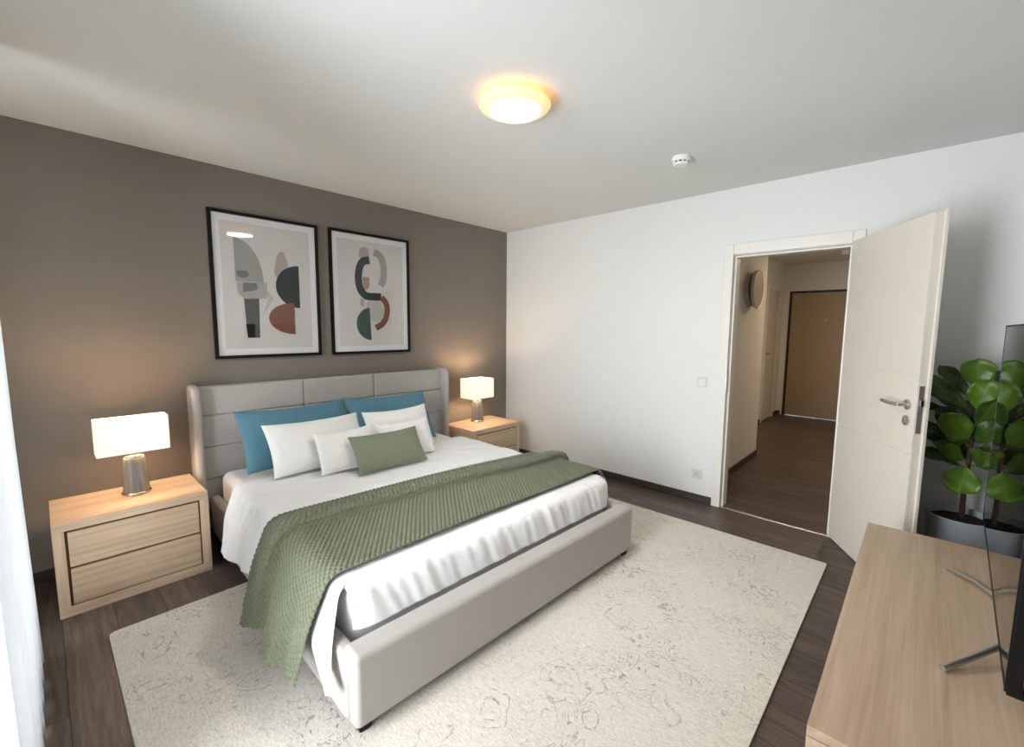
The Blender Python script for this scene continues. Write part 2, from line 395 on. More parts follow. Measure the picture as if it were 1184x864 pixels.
# door casing and lining
bm = bmesh.new()
box(bm, -.016, 0, DY1, DY1+.066, 0, DZ+.085, .004); box(bm, -.016, 0, DY0-.066, DY0, 0, DZ+.085, .004)
box(bm, -.016, 0, DY0, DY1, DZ+.004, DZ+.085, .004)
box(bm, 0, WT, DY1, DY1+.02, 0, DZ+.02); box(bm, 0, WT, DY0-.02, DY0, 0, DZ+.02); box(bm, 0, WT, DY0, DY1, DZ, DZ+.02)
box(bm, .032, WT, DY1-.014, DY1, 0, DZ, .002); box(bm, .032, WT, DY0, DY0+.014, 0, DZ, .002); box(bm, .032, WT, DY0+.014, DY1-.014, DZ-.014, DZ, .002)
tr = struct(obj('trim_1', bm, M['white_gloss']))
bm = bmesh.new(); box(bm, -.0185, .026, DY1-.002, DY1+.005, .94, 1.10, .001); obj('strike_plate', bm, M['steel'], tr)
bm = bmesh.new(); box(bm, -.006, .030, DY0, DY1, 0.0, .0035, .001); struct(obj('trim_2', bm, M['silver']))

# ================================================================ hallway beyond the door
HX = 4.85
sbox('floor_hall', M['floor'], 0.0, HX+.1, -3.7, -1.6, -.1, 0)
sbox('ceiling_hall', M['ceiling'], WT, HX+.1, -3.7, -1.6, H, H+.1)
bm = bmesh.new(); box(bm, WT, 1.86, -2.2, -1.6, 0, H); struct(obj('wall_hall_left', bm, M['white_wall']))
D2a, D2b = 3.86, 4.52
bm = bmesh.new(); box(bm, 1.86, D2a, -1.75, -1.6, 0, H); box(bm, D2b, HX, -1.75, -1.6, 0, H); box(bm, D2a, D2b, -1.75, -1.6, 2.05, H); box(bm, D2a, D2b, -1.62, -1.6, 0, 2.05)
struct(obj('wall_hall_recess', bm, M['white_wall']))
sbox('wall_hall_right', M['white_wall'], WT, HX, -3.7, -3.6, 0, H)
D3a, D3b = -2.86, -1.84
bm = bmesh.new(); box(bm, HX, HX+.1, -3.7, D3a, 0, H); box(bm, HX, HX+.1, D3b, -1.6, 0, H); box(bm, HX, HX+.1, D3a, D3b, 2.06, H)
struct(obj('wall_hall_end', bm, M['white_wall']))
sbox('baseboard_hall', M['baseboard_x'], WT+.002, 1.86, -2.214, -2.2, 0, .062)
bm = bmesh.new(); box(bm, 1.86, D2a-.07, -1.764, -1.75, 0, .062); box(bm, D2b+.07, HX-.014, -1.764, -1.75, 0, .062); box(bm, HX-.014, HX, D3b+.03, -1.75, 0, .062)
struct(obj('baseboard_hall_recess', bm, M['baseboard_x']))
# white side door in the hall
bm = bmesh.new(); box(bm, D2a+.004, D2b-.004, -1.745, -1.71, .006, 2.046, .003)
d2 = struct(obj('door_2', bm, M['door_white']))
bm = bmesh.new(); box(bm, D2a-.065, D2a+.01, -1.766, -1.75, 0, 2.12, .004); box(bm, D2b-.01, D2b+.065, -1.766, -1.75, 0, 2.12, .004); box(bm, D2a+.01, D2b-.01, -1.766, -1.75, 2.04, 2.12, .004)
obj('door_frame', bm, M['white_gloss'], d2)
bm = bmesh.new(); lathe(bm, [(0, -1.745), (.026, -1.745), (.026, -1.755), (.01, -1.757), (.01, -1.79), (0, -1.79)], 16, (3.95, 0, 1.07), axis='Y')
tube(bm, [(3.945, -1.785, 1.07), (4.0, -1.79, 1.07), (4.08, -1.788, 1.068)], .009, 8)
lathe(bm, [(0, -1.745), (.024, -1.745), (.024, -1.753), (0, -1.753)], 16, (3.95, 0, .98), axis='Y')
obj('door_handle', bm, M['steel'], d2)
# beige entry door at the end of the hall
bm = bmesh.new(); box(bm, HX+.012, HX+.06, D3a+.03, D3b-.03, .006, 2.03, .003)
d3 = struct(obj('door_3', bm, M['beige_door']))
bm = bmesh.new(); box(bm, HX-.008, HX+.07, D3b-.035, D3b, 0, 2.06, .002); box(bm, HX-.008, HX+.07, D3a, D3a+.035, 0, 2.06, .002); box(bm, HX-.008, HX+.07, D3a+.035, D3b-.035, 2.03, 2.06, .002)
obj('door_frame', bm, plain('dark_steel_frame', srgb(44, 44, 48), .5), d3)
bm = bmesh.new(); lathe(bm, [(0, HX+.005), (.012, HX+.005), (.014, HX+.013)], 16, (0, -2.356, 1.59), axis='X'); obj('peephole', bm, M['chrome'], d3)
# round wall lamp in the hall
wl = thing('wall_lamp', 'round pale disc lamp with dark rim on the hallway wall', 'wall lamp', (1.24, -2.2, 1.835))
bm = bmesh.new(); lathe(bm, [(0, 0), (.165, 0), (.165, -.03), (.10, -.034), (.06, -.035), (.06, -.055), (0, -.055)], 40, axis='Y'); obj('mounting_plate', bm, M['disc'], wl)
bm = bmesh.new(); lathe(bm, [(.186, -.055), (.19, -.062), (.19, -.078), (.184, -.085), (.176, -.082), (.176, -.055), (.186, -.055)], 48, axis='Y'); obj('rim', bm, M['steel'], wl)
bm = bmesh.new(); lathe(bm, [(0, -.055), (.176, -.055), (.176, -.08), (.12, -.088), (0, -.09)], 48, axis='Y'); obj('diffuser', bm, M['disc'], wl)
def smoke(loc, label, s=1.0):
    t = thing('smoke_detector', label, 'smoke detector', loc)
    bm = bmesh.new(); lathe(bm, [(0, 0), (.052*s, 0), (.055*s, -.006), (.055*s, -.024), (.050*s, -.028), (0, -.028)], 36); obj('housing', bm, M['white_plastic'], t)
    bm = bmesh.new(); lathe(bm, [(0, -.028), (.040*s, -.028), (.040*s, -.038), (0, -.038)], 36); obj('vent_slot', bm, M['dark_gap'], t)
    bm = bmesh.new()
    for k in range(10):
        a = 2*PI*k/10; c, s_ = math.cos(a)*.043*s, math.sin(a)*.043*s
        box(bm, c-.0045, c+.0045, s_-.0045, s_+.0045, -.039, -.027, .001)
    lathe(bm, [(.047*s, -.038), (.049*s, -.042), (.040*s, -.050), (0, -.052), ], 36); lathe(bm, [(.047*s, -.038), (0, -.038)], 36)
    obj('cap', bm, M['white_plastic'], t)
    return t
smoke((-.875, -2.335, H), 'white smoke detector on the bedroom ceiling right of the glowing lamp')
smoke((3.84, -2.654, H), 'small white detector on the hallway ceiling seen through the doorway', .9)

# ================================================================ open bedroom door
ang = math.atan2(-.508, -.862)
door = bpy.data.objects.new('door_1', None); COL.objects.link(door); door.location = (-.012, -3.135, 0); door.rotation_euler = (0, 0, ang); struct(door)
# local x along the leaf from the hinge; the face the camera sees is local -y
bm = bmesh.new(); LW = .755; LT = .04
gz = (.395, .402, .797, .804, 1.212, 1.219)
zz = [(.008, .397), (.401, .799), (.803, 1.213), (1.217, 2.015)]
box(bm, 0, LW, .0028, LT, .008, 2.015, .002)
for a, b in zz: box(bm, 0, LW-.001, 0, .0045, a, b, .0008, 1)
box(bm, 0, LW+.012, LT-.002, LT+.013, .008, 2.027, .003)
obj('leaf', bm, M['door_white'], door)
bm = bmesh.new()
for z in (.25, 1.75): lathe(bm, [(0, z), (.007, z), (.007, z+.09), (0, z+.09)], 14, (-.009, .012, 0))
obj('hinge', bm, M['steel'], door)
hd = None
bm = bmesh.new(); lathe(bm, [(0, 0), (.026, 0), (.026, -.007), (.022, -.010), (.011, -.011), (.0105, -.05), (0, -.05)], 28, (.695, 0, 1.055), axis='Y')
tube(bm, smooth_path([(.70, -.047, 1.055), (.665, -.055, 1.055), (.605, -.056, 1.056), (.565, -.052, 1.058)], 2), [.0095]*13 if False else .0095, 12)
hd = obj('door_handle', bm, M['steel'], door)
bm = bmesh.new(); lathe(bm, [(0, 0), (.026, 0), (.026, -.007), (.020, -.010), (.012, -.010), (.012, -.006), (0, -.006)], 28, (.695, 0, .972), axis='Y')
box(bm, .691, .699, -.013, -.006, .958, .986, .002); obj('keyhole_rosette', bm, M['steel'], door)
bm = bmesh.new(); box(bm, LW-.002, LW+.0025, .008, .030, .915, 1.16, .001); lk = obj('lock_plate', bm, plain('gunmetal', srgb(124, 119, 112), .35, metal=.25), door)
bm = bmesh.new(); box(bm, LW, LW+.013, .011, .027, 1.055, 1.09, .004); obj('latch_bolt', bm, M['chrome'], lk)

# ================================================================ switch, socket
sw = thing('light_switch', 'white square light switch on the wall left of the door frame', 'light switch', (0, -2.222, 1.005))
bm = bmesh.new(); box(bm, -.009, 0, -.041, .041, -.041, .041, .003); obj('frame', bm, M['switch_white'], sw)
bm = bmesh.new(); box(bm, -.013, -.008, -.029, .029, -.029, .029, .003); obj('rocker', bm, plain('switch_rocker', srgb(226, 226, 222), .3, var=.01), sw)
sk = thing('power_socket', 'white round power socket low on the wall above the baseboard', 'socket', (0, -2.219, .232))
bm = bmesh.new(); box(bm, -.009, 0, -.041, .041, -.041, .041, .003); obj('frame', bm, M['switch_white'], sk)
bm = bmesh.new(); lathe(bm, [(.023, -.009), (.023, -.014), (.020, -.0145), (.019, -.0095), (0, -.0095)], 32, axis='X'); so = obj('socket_cup', bm, plain('socket_cup_grey', srgb(205, 205, 202), .4), sk)
bm = bmesh.new()
for s in (-1, 1): lathe(bm, [(0, -.0102), (.003, -.0102), (.003, -.0092)], 12, (0, s*.0095, 0), axis='X')
obj('contact_hole', bm, M['dark_gap'], so)

# ================================================================ ceiling lamp
cl = thing('ceiling_lamp', 'round glowing ceiling lamp above the bed with an orange halo', 'ceiling lamp', (-2.10, -2.06, H))
bm = bmesh.new(); lathe(bm, [(0, 0), (.085, 0), (.085, -.036), (0, -.036)], 48); obj('base_plate', bm, M['white_plastic'], cl)
bm = bmesh.new(); lathe(bm, [(.086, -.018), (.090, -.020), (.090, -.033), (.086, -.035)], 48); obj('glow_ring', bm, M['lamp_ring'], cl)
bm = bmesh.new(); lathe(bm, [(.085, -.036), (.150, -.035), (.164, -.036), (.166, -.040), (.162, -.046), (.150, -.054), (.128, -.062), (.122, -.064), (.120, -.061), (.10, -.060)], 56); obj('rim', bm, M['lamp_rim'], cl)
bm = bmesh.new(); lathe(bm, [(.1195, -.060), (.1185, -.065), (.09, -.071), (.05, -.075), (0, -.077)], 56); obj('diffuser', bm, M['lamp_lens'], cl)

l = bpy.data.lights.new('ceiling_lamp_light', 'AREA'); l.shape = 'DISK'; l.size = .24; l.energy = CEIL_W; l.color = (1, .95, .88)
o = bpy.data.objects.new('ceiling_lamp_light', l); COL.objects.link(o); o.parent = cl; o.location = (0, 0, -.080)

# ================================================================ curtain
cr = thing('curtain_rail', 'white curtain rail fixed along the ceiling by the window', 'curtain rail', (-3.80, -1.5, H))
bm = bmesh.new(); box(bm, -.02, .02, -2.2, .75, -.022, 0, .003); obj('track', bm, M['white_gloss'], cr)
def curtain():
    n, m = 260, 60; ys = np.linspace(-.88, -1.95, n); zs = np.linspace(.02, 2.478, m)
    P = np.zeros((n, m, 3))
    for i, y in enumerate(ys):
        u = -.90-y
        ph = 2*PI*u/.155
        for j, z in enumerate(zs):
            fl = 1-.35*z/2.5
            x = -3.80+.028*fl*math.cos(ph+.25*math.sin(z*1.3))+.004*noise.noise((y*9, z*.8, 2))
            P[i, j] = (x+.012*max(0, (1-z))*.8, y-.012*math.sin(ph)*fl, z)
    o = grid_obj('curtain', P, None, M['sheer'])
    md = o.modifiers.new('thickness', 'SOLIDIFY'); md.thickness = .0016
    return tag(o, 'sheer white curtain hanging in folds at the left edge beside the nightstand', 'curtain')
curtain()

# ================================================================ pictures
def chaikin(poly, n=3):
    p = [Vector((a[0], a[1])) for a in poly]
    for _ in range(n):
        q = []
        for i in range(len(p)):
            a, b = p[i], p[(i+1) % len(p)]; q += [a*.75+b*.25, a*.25+b*.75]
        p = q
    return p
def arc(cx, cz, rx, rz, a0, a1, n=22): return [(cx+rx*math.cos(R(a0+(a1-a0)*k/n)), cz+rz*math.sin(R(a0+(a1-a0)*k/n))) for k in range(n+1)]
def band(line, w):
    L = smooth_path([(x, z, 0) for x, z in line], 3); l, r = [], []
    for i, p in enumerate(L):
        d = (L[min(i+1, len(L)-1)]-L[max(i-1, 0)]).normalized(); nrm = Vector((-d.y, d.x, 0))
        l.append(p+nrm*w/2); r.append(p-nrm*w/2)
    return [(v.x, v.y) for v in l+r[::-1]]
def picture(x0, x1, z0, z1, label, shapes):
    cx, cz = (x0+x1)/2, (z0+z1)/2; w, h = (x1-x0)/2, (z1-z0)/2; fwid = .021
    t = thing('framed_picture', label, 'picture', (cx, 0, cz), group='framed prints above the bed')
    bm = bmesh.new()
    for s in (-1, 1):
        box(bm, s*w-(fwid if s > 0 else 0), s*w+(0 if s > 0 else fwid), -.028, -.001, -h, h, .002)
        box(bm, -w+fwid, w-fwid, -.028, -.001, s*h-(fwid if s > 0 else 0), s*h+(0 if s > 0 else fwid), .002)
    obj('frame', bm, M['black'], t)
    names = []; bm = bmesh.new()
    bmats = [M['mat_board']]; box(bm, -w+fwid, w-fwid, -.012, -.002, -h+fwid, h-fwid, mi=0)
    obj('mat_board', bm, bmats, t)
    bm = bmesh.new(); mats = [M['print_paper']]; b = .066
    box(bm, -w+b, w-b, -.0128, -.0121, -h+b, h-b, mi=0)
    for k, (mn, poly) in enumerate(shapes):
        if M[mn] not in mats: mats.append(M[mn])
        y = -.0130-.00025*k
        vs = [bm.verts.new((px-cx, y, pz-cz)) for px, pz in poly]
        f = bm.faces.new(vs); f.material_index = mats.index(M[mn])
    obj('print', bm, mats, t)
    bm = bmesh.new(); box(bm, -w+fwid, w-fwid, -.0225, -.0205, -h+fwid, h-fwid); obj('glass', bm, M['picture_glass'], t)
    return t
P1 = [
 ('grey', arc(-2.722, 1.75, .18, .295, 90, 0)+[(-2.542, 1.75), (-2.722, 1.748)]),
 ('rose', [(-2.452, 1.93), (-2.425, 1.985), (-2.40, 1.985), (-2.37, 1.90), (-2.38, 1.84), (-2.45, 1.78), (-2.47, 1.83)]),
 ('bone', [(-2.552, 1.735), (-2.478, 1.642), (-2.56, 1.51), (-2.53, 1.60), (-2.515, 1.64), (-2.535, 1.68)]),
 ('greylight', [(-2.716, 1.746), (-2.60, 1.748), (-2.60, 1.636), (-2.67, 1.637)]+arc(-2.67, 1.70, .046, .063, 270, 180, 8)),
 ('greylight', [(-2.676, 1.742), (-2.522, 1.752), (-2.525, 1.636), (-2.681, 1.630)]),
 ('greymid', [(-2.676, 1.739), (-2.587, 1.743), (-2.586, 1.698), (-2.61, 1.69), (-2.679, 1.674)]),
 ('greymid', chaikin([(-2.718, 1.815), (-2.70, 1.824), (-2.640, 1.824), (-2.637, 1.780), (-2.70, 1.772)], 2)),
 ('charcoal', [(-2.676, 1.629), (-2.579, 1.634), (-2.585, 1.355), (-2.664, 1.355)]),
 ('black_ink', [(-2.672, 1.452), (-2.614, 1.453), (-2.617, 1.355), (-2.664, 1.355)]),
 ('slate', arc(-2.296, 1.733, .167, .157, 90, 270)),
 ('terracotta', arc(-2.338, 1.496, .182, .117, 90, 270)),
]
P2 = [
 ('blush', chaikin([(-1.800, 2.08), (-1.77, 2.105), (-1.707, 2.105), (-1.707, 2.005), (-1.803, 2.004)], 1)),
 ('sage', band([(-1.664, 2.075), (-1.60, 2.055), (-1.568, 1.97), (-1.572, 1.86), (-1.603, 1.793)], .062)),
 ('tan', [(-1.775, 1.857), (-1.711, 1.860), (-1.714, 1.78), (-1.732, 1.752), (-1.765, 1.755)]),
 ('bone', chaikin([(-1.76, 1.665), (-1.62, 1.675), (-1.570, 1.60), (-1.585, 1.49), (-1.72, 1.48)], 2)),
 ('blush', [(-1.80, 1.68), (-1.765, 1.67), (-1.765, 1.60), (-1.80, 1.62)]),
 ('forest', band([(-1.708, 2.003), (-1.785, 1.985), (-1.818, 1.86), (-1.80, 1.745), (-1.745, 1.694), (-1.68, 1.697), (-1.603, 1.697)], .064)),
 ('terracotta', band([(-1.603, 1.694), (-1.556, 1.655), (-1.540, 1.575), (-1.575, 1.475), (-1.66, 1.428)], .054)),
 ('teal_ink', arc(-1.704, 1.463, .135, .139, 95, 270)),
]
picture(-2.868, -2.146, 1.213, 2.215, 'left framed abstract print with rust half circle and grey blocks', P1)
picture(-2.056, -1.316, 1.210, 2.220, 'right framed abstract print with a dark green and rust S curve', P2)

# ================================================================ nightstands and lamps
def nightstand(x, label, w=.635, h=.48, dep=.45, yf=-.54):
    t = thing('nightstand', label, 'nightstand', (x, yf+dep/2, 0), group='oak nightstands beside the bed')
    a, d = w/2, dep/2; b = .042
    bm = bmesh.new()
    box(bm, -a, a, -d, d, h-b, h, .002); box(bm, -a, a, -d, d, 0.0, .05, .002)
    box(bm, -a, -a+b, -d+.0005, d, .05, h-b, .001, mi=1); box(bm, a-b, a, -d+.0005, d, .05, h-b, .001, mi=1)
    box(bm, -a+b, a-b, d-.015, d, .05, h-b, mi=1)
    box(bm, -a+b, a-b, -d+.012, -d+.022, .05, h-b, mi=2)
    obj('carcass', bm, [M['oak'], M['oak_upright'], M['oak_gap']], t)
    g = .011; zm = (.05+h-b)/2
    for z0, z1 in ((.05+g*.6, zm-g/2), (zm+g/2, h-b-g)):
        bm = bmesh.new(); box(bm, -a+b+g, a-b-g*.7, -d+.003, -d+.013, z0, z1, .0015); obj('drawer', bm, M['oak_drawer'], t)
    return t
nightstand(-3.388, 'light oak two-drawer nightstand beside the white curtain, left of the bed')
nightstand(-.676, 'light oak two-drawer nightstand in the corner beyond the bed')
def table_lamp(x, y, label, sw_, sd, z=.48):
    t = thing('table_lamp', label, 'lamp', (x, y, z), group='bedside table lamps')
    bm = bmesh.new(); lathe(bm, [(0, 0), (.066, 0), (.068, .004), (.067, .010), (.062, .014), (0, .014)], 48); obj('foot', bm, M['silver'], t)
    bm = bmesh.new(); lathe(bm, [(0, .014), (.060, .014), (.0615, .02), (.0545, .12), (.0495, .205), (.046, .212), (0, .212)], 56); obj('base', bm, M['ceramic'], t)
    bm = bmesh.new(); lathe(bm, [(.030, .212), (.040, .214), (.040, .220), (.012, .224), (.011, .262), (0, .262)], 32); obj('collar', bm, M['silver'], t)
    z0, z1 = .247, .44; th = .003
    bm = bmesh.new()
    def loop(w, d, z):
        r = .012; pts = []
        for cx, cy, a0 in ((w-r, d-r, 0), (-w+r, d-r, 90), (-w+r, -d+r, 180), (w-r, -d+r, 270)):
            for k in range(5): a = R(a0+k*22.5); pts.append(bm.verts.new((cx+r*math.cos(a), cy+r*math.sin(a), z)))
        return pts
    a, d = sw_/2, sd/2
    rings = [loop(a, d, z0), loop(a, d, z1), loop(a-th, d-th, z1), loop(a-th, d-th, z0)]
    for i in range(4):
        A, B = rings[i], rings[(i+1) % 4]
        for k in range(20): bm.faces.new((A[k], A[(k+1) % 20], B[(k+1) % 20], B[k]))
    obj('lamp_shade', bm, M['shade'], t)
    bm = bmesh.new()
    for ex, ey in ((a-th, 0), (-a+th, 0)): tube(bm, [(0, 0, .262), (ex, ey, .262)], .0018, 6)
    obj('shade_carrier', bm, M['silver'], t)
    bm = bmesh.new(); lathe(bm, [(0, .262), (.012, .264), (.014, .285), (.026, .32), (.028, .335), (.02, .355), (0, .362)], 24); obj('bulb', bm, M['bulb'], t)
    for k, dx in enumerate((-.06, .06)):
        l = bpy.data.lights.new('bulb_light', 'POINT'); l.energy = TABLE_W/2; l.color = (1, .70, .42); l.shadow_soft_size = .022
        o = bpy.data.objects.new('bulb_light', l); COL.objects.link(o); o.parent = t; o.location = (dx, 0, .345)
    return t
table_lamp(-3.355, -.27, 'lit table lamp on the left nightstand with a wide white rectangular shade', .32, .14)
table_lamp(-.655, -.22, 'lit table lamp on the far nightstand in the corner with white shade', .30, .19)

# ================================================================ rug
def rug():
    bm = bmesh.new(); x0, x1, y0, y1, r = -3.555, -.475, -3.19, -.855, .03
    pts = []
    for cx, cy, a0 in ((x1-.005, y1-.005, 0), (x0+r, y1-r, 90), (x0+.008, y0+.008, 180), (x1-.005, y0+.005, 270)):
        rr = r if a0 == 90 else .006
        for k in range(6): a = R(a0+k*18); pts.append((cx+rr*math.cos(a), cy+rr*math.sin(a), .0005))
    prism(bm, pts, (0, 0, .0115)); o = obj('rug', bm, M['rug'])
    return tag(o, 'large cream rug with faded grey scroll pattern under the bed', 'rug')
rug()

# ================================================================ bed
BTH = R(-1.9); BO = (-2.04, -.03, 0)
bed = thing('bed', 'pale grey upholstered double bed with a winged panelled headboard', 'bed', BO, BTH)
bm = bmesh.new()
box(bm, -.96, .96, -.055, 0, .06, 1.035, .01)
xs = (-.957, -.30, .27, .957); zs_ = (1.04, .848, .636, .42, .2)
for i in range(3):
    for j in range(4):
        box(bm, xs[i], xs[i+1], -.118, -.045, zs_[j+1], zs_[j], .014, 4)
obj('headboard_panel', bm, M['bed_fabric'], bed, 60)
def wing(x0, x1, y0, y1, z0, z1, radii, r):
    """upholstered slab in the y/z plane with rounded corners (y0z0, y1z0, y1z1, y0z1) and rolled edges"""
    bm = bmesh.new(); rings = []
    def ring(x, d):
        pts = []
        for (cy, cz, sy, sz, a0), q in zip(((y0, z0, 1, 1, 180), (y1, z0, -1, 1, 270), (y1, z1, -1, -1, 0), (y0, z1, 1, -1, 90)), radii):
            for k in range(9):
                a = R(a0+k*11.25); pts.append(bm.verts.new((x, cy+sy*q+(q-d)*math.cos(a), cz+sz*q+(q-d)*math.sin(a))))
        return pts
    for k in range(7): a = R(k*15); rings.append(ring(x0+r*(1-math.cos(a)), r*(1-math.sin(a))))
    for k in range(7): a = R(90-k*15); rings.append(ring(x1-r*(1-math.cos(a)), r*(1-math.sin(a))))
    for A, B in zip(rings, rings[1:]):
        n = len(A)
        for k in range(n): bm.faces.new((A[k], A[(k+1) % n], B[(k+1) % n], B[k]))
    bm.faces.new(rings[0]); bm.faces.new(rings[-1]); return bm
for s in (-1, 1):
    x0, x1 = (.953, 1.004) if s > 0 else (-1.004, -.953)
    obj('headboard_wing', wing(x0, x1, -.195, 0, .03, 1.055, (.03, .03, .03, .062), .0235), M['bed_fabric'], bed, 60)
for s in (-1, 1):
    bm = bmesh.new(); box(bm, *sorted((s*.872, s*.93)), -2.16, -.12, .06, .31, .02, 4); obj('side_rail', bm, M['bed_fabric'], bed, 60)
bm = bmesh.new(); box(bm, -.918, .918, -2.205, -2.10, .045, .322, .024, 5); obj('foot_panel', bm, M['bed_fabric'], bed, 60)
bm = bmesh.new(); box(bm, -.872, .872, -2.10, -.12, .10, .17, .004); obj('slatted_base', bm, M['dark_gap'], bed)
for sx, y, zb in ((-1, -2.158, .0128), (1, -2.158, .0128), (-1, -.18, .0), (1, -.18, .0)):
    bm = bmesh.new(); cxl = sx*.872; tp, bt = .028, .022
    vs = [bm.verts.new((cxl+i*w_, y+j*w_, z_)) for z_, w_ in ((zb, bt), (.07, tp)) for i, j in ((-1, -1), (1, -1), (1, 1), (-1, 1))]
    for q in ((3, 2, 1, 0), (4, 5, 6, 7), (0, 1, 5, 4), (1, 2, 6, 5), (2, 3, 7, 6), (3, 0, 4, 7)): bm.faces.new([vs[k] for k in q])
    bmesh.ops.bevel(bm, geom=bm.edges[:], offset=.003, segments=2, affect='EDGES'); obj('leg', bm, M['black'], bed)

# mattress (rests in the bed)
bm = bmesh.new(); box(bm, -.864, .864, -2.045, -.125, .172, .464, .055, 6)
bmesh.ops.subdivide_edges(bm, edges=[e for e in bm.edges if e.calc_length() > .3], cuts=30, use_grid_fill=True)
for v in bm.verts:
    v.co.z += .003*noise.noise(v.co*9) if v.co.z > .42 else 0
    if v.co.z < .45: v.co += Vector((math.copysign(.004, v.co.x)*noise.noise((v.co.y*14, v.co.z*3, 1)), 0, 0))
mt = obj('mattress', bm, M['sheet'], None, 60); mt.location = BO; mt.rotation_euler = (0, 0, BTH)
tag(mt, 'white mattress in a fitted sheet, lying inside the bed frame', 'mattress')

# ---- draped cloths
def section(off):
    """cross-section over the bed in local x/z; returns dense polyline from left hem to right hem"""
    half = [(-1.0, .12), (-.972, .22), (-.952, .315), (-.93, .37), (-.905, .425), (-.888, .468), (-.86, .485), (-.80, .487), (0, .489)]
    pts = [(x, z, 0) for x, z in half]+[(-x, z, 0) for x, z in half[-2::-1]]
    L = smooth_path(pts, 3); A = np.array([(p.x, p.y) for p in L])
    d = np.gradient(A, axis=0); d /= np.linalg.norm(d, axis=1)[:, None]
    A = A+np.stack([-d[:, 1], d[:, 0]], 1)*off
    s = np.concatenate([[0], np.cumsum(np.linalg.norm(np.diff(A, axis=0), axis=1))])
    return A, s
def sample(A, s, t):
    x = np.interp(t, s, A[:, 0]); z = np.interp(t, s, A[:, 1])
    e = .004; dx = np.interp(t+e, s, A[:, 0])-np.interp(t-e, s, A[:, 0]); dz = np.interp(t+e, s, A[:, 1])-np.interp(t-e, s, A[:, 1])
    l = np.hypot(dx, dz)+1e-9
    return x, z, -dz/l, dx/l
def smoothstep(a, b, x): t = np.clip((x-a)/(b-a), 0, 1); return t*t*(3-2*t)
def top_sheet():
    A, s = section(0.004); L = s[-1]
    n = 300; sv = np.linspace(.015, L-.015, n); X, Z, NX, NZ = sample(A, s, sv)
    drape = np.clip((.50-Z)/.36, 0, 1)*(np.abs(X) > .86); half_n = len(A)//2-6
    rows = [-.56-.0095*k for k in range(154)]           # along y on top
    yv = np.array(rows); m1 = len(yv)
    flap = smooth_path([(-2.022, 0, 0), (-2.052, -.006, 0), (-2.072, -.03, 0), (-2.079, -.07, 0), (-2.080, -.17, 0)], 3)
    yv_all = np.concatenate([yv, [p.x for p in flap]]); dz_all = np.concatenate([np.zeros(m1), [p.y for p in flap]])
    m = len(yv_all); P = np.zeros((n, m, 3))
    for j in range(m):
        y = yv_all[j]; dz = dz_all[j]
        fr = j/m1
        for i in range(n):
            x, z, d = X[i], Z[i], drape[i]
            yy = y-.10*d*(1-min(1, fr))-(.15 if x < 0 else -.03)*d*min(1, fr)**5
            under = float(smoothstep(-1.22, -1.30, yy)*(1-smoothstep(-1.995, -2.05, yy)))
            w = .0058*noise.noise((x*4+1.3*y, y*24, 3.1))+.0042*noise.noise((x*13, y*9+x*4, 7.7))+.002*noise.noise((x*30+y*8, y*17, 2.2))
            w *= 1-.7*under
            w += .007*float(smoothstep(-1.075, -1.09, yy)*(1-smoothstep(-1.16, -1.24, yy)))
            w -= .007*math.exp(-((yy+1.070)/.010)**2)
            fold = (.010*d*math.sin(yy*21+2*noise.noise((yy*3, 0, 1)))+.012*d*noise.noise((yy*6, z*2, 5)))*(1-under)*(1-float(smoothstep(-1.9, -1.97, yy)))
            zr = float(np.interp(-yy, [.6, .75, 1.2, 1.32, 1.93, 2.02, 2.12, 2.2], [.0, .02, .09, .15, .15, .09, .045, .08]))*d*d if x < 0 else .03*d*d
            if j >= m1:
                k = -dz/.17; cr = max(0, (abs(x)-.79)/.078)
                wy = (.007*noise.noise((x*9+dz*5, dz*4, 9))+.006*noise.noise((x*24+dz*9, dz*3, 4)))*min(1, k*4)
                P[i, j] = (x-math.copysign(.012, x)*cr**2*min(1, k*3), yy+wy-.001+.030*cr**2, z+dz-.012*cr**2*(1-k)+w*(1-min(1, k*3)))
            else:
                xs_ = float(np.interp(z+zr, A[:half_n, 1], A[:half_n, 0])) if (d > 0 and x < 0) else x
                P[i, j] = (xs_+NX[i]*(w+fold), yy, z+NZ[i]*(w+fold*.4)+zr-.012*max(0, (abs(x)-.80)/.088)**2*fr**24*(1-d))
    mask = np.ones((n-1, m-1), bool)
    out = (np.abs(X) > .868); ob = out[:-1] | out[1:]
    mask[np.ix_(ob, np.arange(m-1) >= m1-1)] = False
    o = grid_obj('bed_sheet', P, mask, M['sheet']); o.location = BO; o.rotation_euler = (0, 0, BTH)
    md = o.modifiers.new('thickness', 'SOLIDIFY'); md.thickness = .002; md.offset = 1
    return tag(o, 'white cotton top sheet spread over the mattress and hanging down the bed side', 'bed sheet')
top_sheet()
